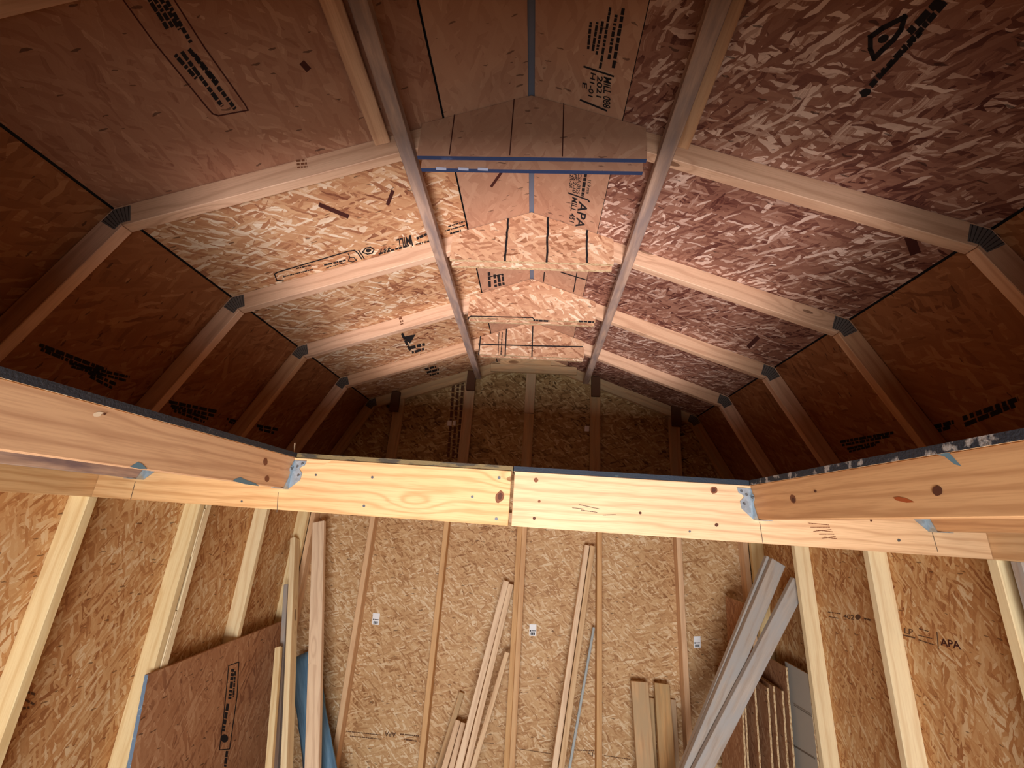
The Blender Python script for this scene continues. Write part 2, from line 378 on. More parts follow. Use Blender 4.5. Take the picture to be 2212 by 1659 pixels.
board('bottom_plate', V(-1.83, 3.5725, FL + .019), V(1.83, 3.5725, FL + .019), .089, .038, (0, 1, 0), M['pine_warm'], wb)
board('top_plate', V(-1.83, 3.5725, .018), V(1.83, 3.5725, .018), .089, .076, (0, 1, 0), M['pine_warm'], wb)
# gable studs laid flat, with dark scab blocks at their heads
for (x, x2, z1) in ((-1.165, -1.195, .847), (-.540, -.530, 1.076), (.580, .578, 1.077), (1.25, 1.262, .847)):
    zt = roofpt(x) - .085
    st = board('gable_stud', V(x, 3.598, .192), V(x, 3.598, zt), .089, .036, (1, 0, 0), M['stub'], wb)
    board('scab_block', V(x2, 3.56, z1), V(x2, 3.56, z1 + .18), .075, .04, (1, 0, 0), M['brown'], st)
board('gable_stud', V(.004, 3.598, .192), V(.004, 3.598, .897), .085, .036, (1, 0, 0), M['stub'], wb)
board('gable_stud', V(.004, 3.598, .901), V(.004, 3.598, 1.30), .085, .036, (1, 0, 0), M['stub'], wb)
# stickers
def sticker(pl, u, v, w, h, parent, tilt=.15):
    c, s = math.cos(tilt), math.sin(tilt)
    q = lambda x, y: hit(pl, u + c * x - s * y, v + s * x + c * y, .0015)
    st = mesh_from('sticker', [q(-w, h), q(w, h), q(w, -h), q(-w, -h)], [(0, 1, 2, 3)], M['white'], parent)
    return st, (lambda x, y: (u + c * x - s * y, v + s * x + c * y))
for i, (u, v) in enumerate(((812, 1337), (1151, 1361), (1506, 1387))):
    st, q = sticker('back', u, v, 7.5, 12.5, low_panels[i + 1], (.10, .03, -.03)[i])
    vs_, fs = [], []
    for (x0, x1, y0, y1) in [(-6, -3.6, .2, 3.2), (-2.6, 6, .8, 2.2)] + [(x, x + w, 5.2, 10.4) for x, w in ((-4.5, 1.6), (-2.4, .9), (-1, 1.8), (1.3, .8), (2.6, 1.9))]:
        n = len(vs_); vs_ += [hit('back', *q(x, y), .003) for x, y in ((x0, y1), (x1, y1), (x1, y0), (x0, y0))]; fs.append((n, n + 1, n + 2, n + 3))
    mesh_from('barcode', vs_, fs, M['ink'], low_panels[i + 1])
sticker('gable', 971, 914, 4.6, 5.5, gab_panels[1], .05); sticker('gable', 981, 914, 3.2, 5.2, gab_panels[1], .05); sticker('gable', 1268, 926, 5, 6, gab_panels[2], .05)

# side walls
walls = {}
for s, nm in ((-1, 'wall_left'), (1, 'wall_right')):
    w = empty(nm, (s * 1.83, 1.2, 0), kind='structure'); walls[s] = w; w['panels'] = 0
    pans = []
    for j in range(4):
        y0, y1 = joints[j] + .001, joints[j + 1] - .001
        pans.append(prism('osb_panel', [(0, 0), (y1 - y0, 0), (y1 - y0, FH - FL), (0, FH - FL)], frame(V(s * 1.83, y0, FL), (0, 1, 0), (0, 0, 1)), .011 * s, M['osb_side'], w))
    walls[nm] = pans
    prism('wall_backing', [(0, 0), (YB - YF + .02, 0), (YB - YF + .02, 2.18), (0, 2.18)], frame((s * 1.845, YF, 0), (0, 1, 0), (0, 0, 1)), .006 * s, M['felt'], w)
    ys = [-1.1, -.5, .1, .49, 1.10, 1.72, 2.33, 2.945]
    for y in ys: board('stud', V(s * 1.7855, y, FL + .038), V(s * 1.7855, y, -.02), .089, .038, (1, 0, 0), M['pine'], w)
    if s < 0:
        board('stud', V(-1.7855, 2.382, FL + .038), V(-1.7855, 2.382, -.02), .089, .036, (1, 0, 0), M['pine'], w)
        board('shim_strip', V(-1.749, 2.3565, -.30), V(-1.749, 2.3565, -.05), .02, .008, (1, 0, 0), M['pine'], w)
        board('shim_strip', V(-1.749, 2.3565, -.95), V(-1.749, 2.3565, -.56), .02, .008, (1, 0, 0), M['pine'], w)
    else:
        board('stud', V(1.7855, 1.64, FL + .038), V(1.7855, 1.64, -.02), .089, .038, (1, 0, 0), M['grey'], w)
    board('bottom_plate', V(s * 1.7855, YF, FL + .019), V(s * 1.7855, 3.52, FL + .019), .089, .038, (1, 0, 0), M['pine'], w)
    board('top_plate', V(s * 1.7855, YF, .018), V(s * 1.7855, 3.52, .018), .089, .076, (1, 0, 0), M['pine'], w)
    board('stud', V(s * 1.7855, 3.506, FL + .038), V(s * 1.7855, 3.506, -.02), .089, .038, (1, 0, 0), M['pine'], w)

for s, nm in ((-1, 'left'), (1, 'right')):
    board('ledger', V(s * 1.7225, YF + .02, .0815), V(s * 1.7225, 1.711, .0815), .205, .037, (0, 0, 1), M['header'], walls[s])

# front wall with the doorway behind the camera
wf = empty('wall_front', (0, YF, 0), kind='structure')
for (x0, x1, z0, z1) in ((-1.83, -.95, 0, 2.14), (.95, 1.83, 0, 2.14), (-.95, .95, 1.86, 2.14)):
    prism('osb_panel', [(0, 0), (x1 - x0, 0), (x1 - x0, z1 - z0), (0, z1 - z0)], frame((x0, YF, z0), (1, 0, 0), (0, 0, 1)), .011, M['osb_side'], wf)
prism('osb_panel', [(-1.83, 2.142), (1.83, 2.142), (1.83, FH + ZC), (K, HK + ZC), (0, HA + ZC), (-K, HK + ZC), (-1.83, FH + ZC)], frame((0, YF, 0), (1, 0, 0), (0, 0, 1)), .011, M['osb_side'], wf)
for x in (-.93, .93): board('door_post', (x, YF + .05, 0), (x, YF + .05, 1.86), .089, .038, (0, 1, 0), M['pine'], wf)

# ------------------------------------------------------------------ trusses
def offs(d):     # inner polyline of the gambrel profile at depth d (right half): (ridge z, knee x,z, foot x,z)
    a1 = math.atan(SL); a2 = math.atan(sl2)
    rz = HA - d / math.cos(a1)
    # lines: z = rz - SL x ; lower line shifted inward by d
    x2 = K - d / math.sin(a2)             # horizontal shift of lower line
    # lower: z = HK - sl2 (x - x2)
    kx = (HK + sl2 * x2 - rz) / (sl2 - SL); kz = rz - SL * kx
    fz = FH; fx = x2 + (HK - fz) / sl2
    return rz, kx, kz, fx, fz

def truss(y, th, label, gus=True, d=.089, blue=False, group=None, mat='truss'):
    T = empty('roof_truss', V(0, y, FH), label, 'truss', group)
    rz, kx, kz, fx, fz = offs(d); a1 = math.atan(SL); a2 = math.atan(sl2)
    for s in (-1, 1):
        for nm, poly, ang in (('upper_rafter', [(0, HA - .001), (K - .001, HK - .001), (kx, kz), (0, rz)], -a1), ('lower_rafter', [(K - .001, HK - .003), (FX - .003, FH), (fx, fz), (kx, kz - .002)], -a2)):
            c, sn = math.cos(ang), math.sin(ang); o0 = poly[0]
            loc = [((x - o0[0]) * c + (z - o0[1]) * sn, -(x - o0[0]) * sn + (z - o0[1]) * c) for x, z in poly]
            ex = Vector((s * c, 0, sn)); ey = Vector((-s * sn, 0, c))
            mw = frame(V(s * o0[0], y, o0[1]), ex, ey); t = th if mw.col[2].y > 0 else -th
            prism(nm, loc, mw, t, M[mat], T, .002)
        # steel plates over the knee, both faces
        L = .062
        u1 = (K - L * math.cos(a1), HK + L * math.sin(a1)); l1 = (K + L * math.cos(a2), HK - L * math.sin(a2))
        ins = .010; dd = d - .012
        def inn(p, a, q): return (p[0] - math.sin(a) * q, p[1] - math.cos(a) * q)
        ko = ((K * 3 + kx) / 4 * 1, (HK * 3 + kz) / 4); ko = (K + (kx - K) * ins / d, HK + (kz - HK) * ins / d); ki = (K + (kx - K) * dd / d, HK + (kz - HK) * dd / d)
        poly = [inn(u1, a1, ins), ko, inn(l1, a2, ins), inn(l1, a2, dd), ki, inn(u1, a1, dd)]
        for (yy, dirn) in ((y - .0015, 1), (y + th, 1)):
            if yy > 3.61: continue
            mw = frame(V(0, yy, 0), (s, 0, 0), (0, 0, 1)); t = .0015 if mw.col[2].y > 0 else -.0015
            pl = prism('knee_plate', poly, mw, t, M['plate'], T)
            if dirn == 1 and yy < y:
                vs_, fs = [], []
                for k in range(4):
                    for (pa, pb, qa, qb) in ((poly[0], poly[1], poly[5], poly[4]), (poly[1], poly[2], poly[4], poly[3])):
                        f0, f1 = (k + .35) / 4, (k + .55) / 4
                        A = [(pa[0] + (pb[0] - pa[0]) * f, pa[1] + (pb[1] - pa[1]) * f) for f in (f0, f1)]; B = [(qa[0] + (qb[0] - qa[0]) * f, qa[1] + (qb[1] - qa[1]) * f) for f in (f1, f0)]
                        i = len(vs_); vs_ += [V(s * x, yy - .0006, z) for x, z in A + B]; fs.append((i, i + 1, i + 2, i + 3))
                mesh_from('plate_slots', vs_, fs, M['slot'], pl)
    gs = []
    if gus:
        for yy in (y - .016, y + th):
            g = [(-.386, 1.187), (.405, 1.187), (.405, roofpt(.405) - .004), (0, HA - .004), (-.386, roofpt(.386) - .004)]
            gs.append(prism('gusset', g, frame(V(0, yy, 0), (1, 0, 0), (0, 0, 1)), -.016, [M['osb_smooth'] if blue else M['osb_gusset'], M['blue_edge'] if blue else M['osb_edge']], T, edge_slot=(0,)))
    return T, gs
trusses = []
trusses.append(truss(YT[0], .038, 'wooden roof truss directly above the loft opening, without drawn lines on its gusset'))
trusses.append(truss(YT[1], .038, 'wooden roof truss whose ridge gusset has blue painted bottom edges', blue=True))
trusses.append(truss(YT[2], .038, 'wooden roof truss whose ridge gusset has three rough black upright lines'))
trusses.append(truss(YT[3], .038, 'wooden roof truss whose ridge gusset has an outlined stamp along its bottom edge'))
trusses.append(truss(YT[4], .038, 'wooden roof truss whose ridge gusset has a black grid of crossed lines'))
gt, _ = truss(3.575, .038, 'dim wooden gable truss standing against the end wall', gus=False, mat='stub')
# collar planks on the gable truss
c1 = board('collar_plank', hit('gstud', 1060, 794), hit('gstud', 1246, 802), .072, .03, (0, 0, 1), M['stub'], gt)
board('collar_plank', hit('gstud', 1080, 782), hit('gstud', 1190, 785), .06, .02, (0, 0, 1), M['stub'], gt)

# gusset drawings
g1, g2, g3, g4 = trusses[1][1][0], trusses[2][1][0], trusses[3][1][0], trusses[4][1][0]
for a, b in (((982, 246), (971, 333)), ((1111, 209), (1101, 335)), ((1218, 215), (1215, 337))): stroke('g1', [a, b], 2.4, M['ink_brown'], g1)
for a, b in (((1098, 473), (1091, 562)), ((1184, 471), (1181, 565)), ((1268, 498), (1268, 566))):
    m = 9; pts = [(a[0] + (b[0] - a[0]) * i / m + random.uniform(-.9, .9), a[1] + (b[1] - a[1]) * i / m) for i in range(m + 1)]
    stroke('g2', pts, 4.4, M['ink'], g2)
stroke('g3', [(1011, 690), (1013, 685), (1018, 683), (1150, 686), (1154, 690)], 2.2, M['ink'], g3)
bars('g3', [((1053, 689), (1074, 690), 1.6), ((1152, 692), (1187, 694), 4.5), ((1250, 694), (1283, 696), 4)], M['ink'], g3)
for p in ([(1034, 743), (1080, 745), (1150, 747), (1258, 749)], [(1038, 727), (1034, 767)], [(1094, 712), (1091, 769)], [(1151, 705), (1149, 770)]):
    stroke('g4', p, 2.6, M['ink'], g4)
bars('g4', [((1085, 717), (1082, 766), 2.4), ((1078, 718), (1076, 764), 1.6)], M['ink'], g4)
# pale scuffs on the blue back-gusset edge
gb = trusses[1][1][1]
for u in (953, 1001, 1043):
    vs_ = []
    for (du, dv) in ((-11, 3), (11, 4), (11, -2), (-11, -3)):
        p = plane_hit((0, 0, 1), 1.187, u + du, 364 + dv + (u - 953) * .012, .001); vs_.append(p)
    mesh_from('bare_patch', vs_, [(0, 1, 2, 3)], M['bare'], gb)

# ------------------------------------------------------------------ runners and blocking under the roof
R0 = board('roof_runner', V(-.413, .40, 1.217), V(-.466, 3.56, 1.205), .05, .036, (1, 0, 0), M['runner'])
tag(R0, 'weathered pole-like runner board nailed under the truss rafters, pale tan roof side', 'runner board')
R1 = board('roof_runner', V(.462, .40, 1.217), V(.490, 3.56, 1.205), .05, .036, (1, 0, 0), M['runner'])
tag(R1, 'weathered runner board nailed under the truss rafters, reddish roof side', 'runner board')
stroke_m = M['ink']
for s, lab in ((-1, 'short flat batten against the pale tan roof sheathing, beside the runner'), (1, 'short flat batten against the reddish roof sheathing, beside the runner')):
    a = V(s * .515, .575, roofpt(.515) - .0185); b = V(s * .528, 1.143, roofpt(.528) - .0185)
    tag(board('roof_batten', a, b, .056, .037, (1, 0, -s * SL), M['truss']), lab, 'batten')

# ------------------------------------------------------------------ loft: header, joists, hangers, deck
HB, HT, JB, DT = -.021, .184, .061, .203
def hboard(x0, x1, y, name, label):
    o = board(name, V(x0, y + .019, (HB + HT) / 2), V(x1, y + .019, (HB + HT) / 2), HT - HB, .038, (0, 0, 1), M['header'], None, .002)
    return tag(o, label, 'header board')
hl = hboard(-1.703, -.013, 1.673, 'header_board', 'thick pale header board at the loft edge with swirling grain')
hr = hboard(-.001, 1.703, 1.673, 'header_board', 'thick pale header board at the loft edge with small round knots')
shade_beam = tag(board('header_board', V(-1.703, -.141, -.035), V(1.703, -.141, -.035), .437, .038, (0, 0, 1), M['header'], None, .002), 'added unseen beam on the doorway side, deepened to shade the roof', 'header board')  # beam added out of view, made deep to keep light off the near roof
def joist(x, mat, label):
    return tag(board('floor_joist', V(x, -.121, (JB + HT) / 2), V(x, 1.672, (JB + HT) / 2), HT - JB, .038, (0, 0, 1), M[mat], None, .002), label, 'floor joist')
jl = joist(-.9144, 'joist', 'honey coloured floor joist with blue paint smears along its lower edge')
jl2 = joist(-1.524, 'joist_grey', 'weathered grey brown floor joist with a big knot, beside the honey coloured joist')
jr = joist(.9144, 'joist', 'floor joist with two dark round knots and a red pitch streak')
jr2 = joist(1.524, 'joist', 'plain floor joist behind the one with the red pitch streak')

def hanger(x, inner, label):
    """face-mount hanger: seat, two side plates on the joist, two flanges on the header with notched outlines"""
    h = empty('joist_hanger', V(x, 1.672, JB), label, 'joist hanger')
    t = .002; hw = .0195
    prism('seat', [(-hw - .001, 0), (hw + .001, 0), (hw + .001, .05), (-hw - .001, .05)], frame(V(x, 1.672, JB - .001), (1, 0, 0), (0, -1, 0)), .002, M['galv'], h)
    for s in (-1, 1):
        z = lambda q: JB + q
        side = [(0, -.001), (.036, -.001), (.030, .012), (.016, .045), (.013, .062), (.019, .068), (.022, .078), (.019, .088), (.012, .092), (.010, .102), (.004, .112), (0, .112)]
        mw = frame(V(x + s * (hw + .0002), 1.672, JB), (0, -1, 0), (0, 0, 1)); tt = t if mw.col[2].x * s > 0 else -t
        prism('side_plate', side, mw, tt, M['galv'], h)
        fl_ = [(0, .0), (.012, .010), (.040, .036), (.043, .062), (.037, .068), (.027, .080), (.034, .088), (.046, .094), (.050, .112), (0, .112)]
        mw = frame(V(x + s * (hw + .001), 1.672, JB), (s, 0, 0), (0, 0, 1)); tt = t if mw.col[2].y < 0 else -t
        f = prism('flange', fl_, mw, tt, M['galv'], h)
        for (a, b) in ((.036, .100), (.018, .088), (.030, .054)):
            c = V(x + s * (hw + .001 + a), 1.6695, JB + b); n = 10
            prism('nail_head', [(.0048 * math.cos(6.283 * i / n), .0048 * math.sin(6.283 * i / n)) for i in range(n)], frame(c, (1, 0, 0), (0, 0, 1)), .003, M['nail'], f)
        c = V(x + s * (hw + .002), 1.672 - .014, JB + .078)
        prism('nail_head', [(.0055 * math.cos(.628 * i), .0055 * math.sin(.628 * i)) for i in range(10)], frame(c, (0, 1, 0), (0, 0, 1)), .003 * s, M['nail'], h)
    return h
hanger(-.9144, 1, 'galvanized joist hanger holding the honey coloured joist with blue smears')
hanger(-1.524, 1, 'galvanized joist hanger holding the weathered grey brown joist')
hanger(.9144, -1, 'galvanized joist hanger holding the joist with the red pitch streak')
hanger(1.524, -1, 'galvanized joist hanger holding the plain joist')

def deck(x0, x1, y0, y1, edge, label, slot='all', z=HT + .0005):
    return tag(prism('loft_deck_panel', [(0, 0), (x1 - x0, 0), (x1 - x0, y1 - y0), (0, y1 - y0)], Matrix.Translation(V(x0, y0, z)), DT - HT, [M['osb_wall'], edge], None, 0, slot), label, 'deck panel')
deck(-1.74, -.893, -.12, 1.676, M['black_edge'], 'loft deck sheet with a black painted edge over the honey coloured joist')
deck(.893, 1.74, -.12, 1.676, M['black_scuff'], 'loft deck sheet with a scuffed black edge over the joist with two dark knots')
deck(-1.74, -.009, 1.679, 3.555, M['raw_edge'], 'loft deck sheet with an unpainted brown edge over the header with swirling grain')
deck(-.005, 1.74, 1.677, 3.555, M['navy_edge'], 'loft deck sheet with a dark navy edge over the header with small round knots')
deck(-1.74, 1.74, -1.13, -.123, M['black_edge'], 'loft deck sheet above the doorway')

board('splinter', hit('header', 634, 990), hit('header', 637, 957), .004, .002, (1, 0, 0), M['chip'], jl, 0)
# header marks
for u, v, rx, mat in ((682, 1026, 2.6, 'nail'), (804, 1031, 3, 'nail'), (786, 1093, 3, 'nail'), (1020, 1073, 3, 'nail'), (1078, 1032, 3.6, 'nail'), (1072, 1121, 3.6, 'nail'), (522, 1083, 2.4, 'nail')):
    blob('header', u, v, rx, rx, M[mat], hl, 'nail_head', n=8)
blob('header', 1079, 1073, 9, 13, M['knot'], hl, 'knot', .3, 14, .12); blob('header', 1080, 1072, 5, 8, M['knot_dark'], hl, 'knot', .3, 12, .12, .0018)
for u, v, rx, mat in ((1158, 1037, 5, 'knot'), (1154, 1120, 3.4, 'knot_dark'), (1542, 1059, 8, 'knot'), (1548, 1134, 4, 'knot_dark'), (1383, 1108, 3, 'knot_dark'), (1165, 1083, 3, 'knot'), (1942, 1167, 3.4, 'nail'), (1882, 1124, 3, 'knot_dark'), (1490, 1148, 2.5, 'nail')):
    blob('header', u, v, rx, rx, M[mat], hr, 'knot', 0, 10, .1)
blob('header', 1542, 1059, 4.6, 4.6, M['knot_dark'], hr, 'knot', 0, 10, .1, .0018)
bars('header', [((1250, 1090), (1296, 1100), 1.6), ((1255, 1102), (1290, 1107), 1.5), ((1236, 1097), (1262, 1100), 1.3), ((1302, 1113), (1330, 1112), 1.6)], M['pencil'], hr, 'scuff_marks')
bars('header', [((1745 + 6 * i, 1130 + (i % 3) * 4 + 5 * i), (1790 + 3 * i, 1134 + 5 * i), 1.6) for i in range(7)], M['knot'], hr, 'rough_patch')
for a, b, p in (((292, 1041), (282, 1078), hl), ((601, 1064), (598, 1106), hl), ((1641, 1128), (1648, 1172), hr), ((2013, 1147), (2026, 1192), hr)): stroke('header', [a, b], 1.3, M['pencil'], p, 'pencil_line')
# joist marks
for u, v, rx, ry, mat in ((1713, 1078, 6, 10, 'knot'), (1714, 1080, 3.5, 6, 'knot_dark'), (2025, 1060, 11, 11, 'knot_dark'), (1761, 1061, 3, 3, 'knot_dark')):
    blob('joistR', u, v, rx, ry, M[mat], jr, 'knot', -.3, 14, .05, .0012 if mat == 'knot' else .0018)
mesh_from('pitch_streak', [hit('joistR', u, v) for u, v in ((1929, 1075), (1940, 1073), (1957, 1076), (1976, 1085), (1958, 1086), (1936, 1081))], [(0, 1, 2, 3, 4, 5)], M['pitch'], jr)
mesh_from('paint_smear', [hit('joistR', u, v) for u, v in ((1990, 978), (2020, 971), (2050, 978), (2077, 1007), (2062, 1003), (2040, 986), (2020, 981))], [(0, 1, 2, 3, 4, 5, 6)], M['smear'], jr)
mesh_from('paint_smear', [hit('joistL', u, v) for u, v in ((280, 1008), (290, 1003), (297, 998), (306, 1001), (318, 1013), (300, 1013))], [(0, 1, 2, 3, 4, 5)], M['smear'], jl)
mesh_from('paint_smear', [hit('joistL', u, v) for u, v in ((503, 1039), (508, 1034), (520, 1031), (530, 1036), (552, 1044), (560, 1050), (530, 1046))], [(0, 1, 2, 3, 4, 5, 6)], M['smear'], jl)
blob('joistL', 212, 894, 10, 5, M['chip'], jl, 'bare_chip', -.2, 10, .35); blob('joistL', 226, 894, 3, 3, M['knot_dark'], jl, 'knot', 0, 8, .1, .002)
blob('joistL', 573, 997, 5, 8, M['knot'], jl, 'knot', 0, 10, .1); blob('joistL', 577, 1034, 5, 7, M['knot'], jl, 'knot', 0, 10, .1)

# ------------------------------------------------------------------ print on the roof sheathing
INK = M['ink']
def P_(pl, u, v): return panel_at(hit(pl, u, v))
p = P_('roofL', 720, 560)       # stamp along the second truss, upside down
stroke('roofL', [(612, 607), (598, 606), (593, 592), (600, 588), (752, 543), (766, 541), (774, 548), (782, 560)], 2.6, INK, p)
stroke('roofL', [(775, 541), (787, 559)], 2.4, INK, p)
lettering('roofL', '451', (847, 531), (823, 538), (844, 540 + 1), INK, p)
lettering('roofL', 'MILL', (887, 519), (855, 529), (884, 508), INK, p) if False else lettering('roofL', 'MILL', (886, 520 - 11), (856, 528 - 11), (888, 528), INK, p)
stroke('roofL', [(886, 509), (891, 530)], 3, INK, p)
stroke('roofL', [(783, 545), (790, 536), (800, 534), (808, 539), (804, 547), (794, 549), (783, 545)], 2.6, INK, p); blob('roofL', 796, 541, 6, 4, INK, p, 'emblem', -.2)
stroke('roofL', [(752, 548), (756, 556), (764, 556), (770, 562), (762, 566), (752, 564), (756, 556)], 1.8, INK, p)
bars('roofL', [((640, 580), (673, 573), 3), ((612, 598), (676, 582), 2.6), ((700, 573), (747, 562), 4), ((704, 579), (746, 567), 2), ((818, 549), (884, 530), 4.5), ((900, 516), (928, 503), 6), ((898, 528), (930, 520), 3)], INK, p)
p = P_('roofL', 1000, 480)
bars('roofL', [((968, 490), (1004, 478), 3), ((962, 499), (1008, 486), 3), ((972, 505), (996, 498), 4)], INK, p)
p = P_('roofR', 1240, 420)       # print beside the ridge between first and second truss
lettering('roofR', 'APA', (1250, 433), (1243, 489), (1270, 440), INK, p); lettering('roofR', 'MILL 451', (1236, 425), (1229, 478), (1248, 429), INK, p)
stroke('roofR', [(1228, 417), (1270, 432), (1273, 436)], 3, INK, p)
lettering('roofR', '2R-28', (1231, 376), (1229, 405), (1238, 378), INK, p); lettering('roofR', 'PS 2-10', (1239, 375), (1236, 415), (1247, 378), INK, p); lettering('roofR', 'CSA 0325', (1249, 374), (1244, 418), (1257, 376), INK, p)
lettering('roofR', '11.9 mm', (1269, 388), (1266, 418), (1277, 390), INK, p); bars('roofR', [((1265, 374), (1258, 424), 7)], INK, p)
p = P_('roofR', 1310, 150)       # print beside the ridge nearer the opening
lettering('roofR', 'MILL 088', (1304, 165), (1302, 231), (1321, 170), INK, p); lettering('roofR', '2021', (1290, 163), (1288, 209), (1302, 166), INK, p); lettering('roofR', 'H1-01', (1276, 156), (1270, 207), (1287, 160), INK, p)
lettering('roofR', 'E', (1258, 178), (1258, 190), (1268, 180), INK, p)
stroke('roofR', [(1262, 144), (1325, 165)], 4, INK, p); stroke('roofR', [(1254, 216), (1310, 239)], 4, INK, p)
bars('roofR', [((1346, 18), (1324, 150), 8), ((1331, 32), (1315, 128), 7), ((1318, 16), (1296, 148), 6), ((1302, 46), (1288, 118), 6), ((1290, 48), (1280, 112), 6), ((1276, 48), (1270, 106), 6)], INK, p)
p = P_('roofL', 1060, 605)
lettering('roofL', 'APA', (1052, 583), (1060, 600), (1060, 583), INK, p) if False else None
bars('roofL', [((1056, 588), (1058, 620), 6), ((1068, 593), (1071, 620), 6), ((1076, 594), (1080, 618), 7), ((1085, 592), (1088, 616), 5)], INK, p); stroke('roofL', [(1058, 598), (1086, 592)], 2, INK, p)
p = P_('roofR', 1200, 600)
for q in ([(1176, 588), (1174, 608)], [(1246, 590), (1239, 630)], [(1212, 588), (1264, 604)]): stroke('roofR', q, 2.4, INK, p)
p = P_('roofL', 890, 730)
mesh_from('emblem', [hit('roofL', u, v) for u, v in ((868, 728), (898, 722), (886, 742))], [(0, 1, 2)], INK, p)
bars('roofL', [((868, 720), (886, 758), 6), ((884, 752), (918, 744), 7), ((890, 762), (916, 754), 6)], INK, p)
p = P_('roofL', 930, 800); bars('roofL', [((918, 798), (942, 792), 5), ((922, 805), (948, 798), 5), ((928, 811), (948, 806), 4)], INK, p)
p = P_('roofL', 400, 120)        # large outlined stamp above the nearest bay
stroke('roofL', [(262, -6), (330, 88), (452, 238), (460, 246), (472, 250), (536, 238), (528, 224), (440, 100), (374, -4)], 3.2, M['ink_brown'], p)
for i, (a, b) in enumerate((((320, -4), (362, 62)), ((332, -4), (374, 60)), ((346, -4), (388, 64)), ((360, 2), (412, 92)), ((378, 118), (424, 170)), ((392, 112), (480, 230)), ((408, 106), (508, 236)), ((420, 118), (470, 180)))): bars('roofL', [(a, b, 9)], INK, p)
p = P_('roofR', 1930, 100)       # smudged stamp on the reddish roof
stroke('roofR', [(1880, 80), (1905, 62), (1955, 36), (1946, 64), (1930, 86), (1906, 108), (1888, 126), (1880, 106)], 11, INK, p, 'emblem', True); blob('roofR', 1908, 84, 13, 8, INK, p, 'emblem', -.5); bars('roofR', [((2030, -2), (1960, 74), 16)], INK, p)
for a, b, w in (((2042, 4), (1880, 186), 13), ((1990, 70), (1898, 168), 9)): bars('roofR', [(a, b, w)], INK, p)
blob('roofR', 1870, 200, 14, 8, INK, p, 'ink_smudge', -.5, 10, .2)
# rows of dark print low on the steep roof panels
for pl, segs in (('lowL', [((85, 745), (230, 800), 16), ((150, 785), (280, 815), 12), ((190, 805), (250, 830), 14)]), ('lowL', [((365, 868), (470, 890), 14), ((372, 880), (450, 905), 12), ((490, 905), (530, 915), 10)]), ('lowL', [((555, 920), (600, 928), 12)]),
                 ('lowR', [((1815, 955), (1930, 935), 12), ((1830, 970), (1900, 955), 10)]), ('lowR', [((2010, 925), (2060, 912), 18), ((2080, 905), (2200, 862), 22)])):
    bars(pl, [(a, b, w * .55) for a, b, w in segs] + [((a[0] + 4, a[1] + w * .6), (b[0] - 8, b[1] + w * .6), w * .5) for a, b, w in segs], INK, P_(pl, *segs[0][0]))
# a few long dark strands pressed into the panels
for pl, a, b, w in (('roofL', (692, 443), (750, 467), 9), ('roofL', (838, 440), (848, 414), 8), ('roofR', (1968, 520), (1975, 540), 24), ('roofR', (1636, 730), (1618, 748), 9), ('roofL', (655, 138), (664, 148), 13), ('roofL', (1082, 374), (1062, 402), 6)):
    p = P_(pl, *a); stroke(pl, [a, b], w, M['ink_brown'], p, 'dark_strand')
# gable print
for k, u in enumerate((972, 982, 992)): bars('gable', [((u + 8, 822), (u - 4, 990), 6)], M['brown'], gab_panels[1])
# wall print
wr = walls['wall_right']; wl = walls['wall_left']
lettering('wallR', 'LP', (1953, 1368), (1972, 1372), (1953, 1356), M['ink_soft'], wr[2]); stroke('wallR', [(1952, 1372), (1976, 1378)], 3, M['ink_soft'], wr[2]); lettering('wallR', 'APA', (2032, 1394), (2076, 1403), (2030, 1378), M['ink_brown'], wr[2])
bars('wallR', [((1985, 1358), (2006, 1364), 2), ((1982, 1372), (2015, 1380), 2), ((1984, 1382), (2018, 1393), 2.4)], M['ink_soft'], wr[2], 'printed_lines'); stroke('wallR', [(2024, 1366), (2027, 1402)], 2, M['ink_soft'], wr[2])
lettering('wallR', '402', (1822, 1336), (1845, 1339), (1822, 1326), M['ink_soft'], wr[3]); bars('wallR', [((1788, 1322), (1816, 1326), 2), ((1790, 1332), (1812, 1336), 2), ((1866, 1336), (1882, 1340), 4)], M['ink_soft'], wr[3]); blob('wallR', 1853, 1333, 6, 6, M['ink_soft'], wr[3], 'emblem')
lettering('back', 'APA', (856, 1582), (831, 1580), (855, 1592), M['ink_soft'], low_panels[1]); bars('back', [((748, 1580), (824, 1588), 2), ((756, 1590), (824, 1597), 2), ((864, 1586), (905, 1590), 3), ((872, 1597), (900, 1601), 3)], M['ink_soft'], low_panels[1])
lettering('back', 'LP', (1281, 1634), (1270, 1632), (1281, 1625), M['ink_soft'], low_panels[2]) ; bars('back', [((1122, 1618), (1190, 1628), 1.6), ((1305, 1632), (1360, 1640), 1.8), ((1042, 1604), (1066, 1606), 1.6), ((1235, 1620), (1284, 1622), 2.2)], M['ink_soft'], low_panels[2])
bars('wallL', [((60, 1495), (76, 1500), 6), ((55, 1512), (74, 1522), 6), ((64, 1528), (50, 1530), 6)], M['ink_soft'], wl[2])

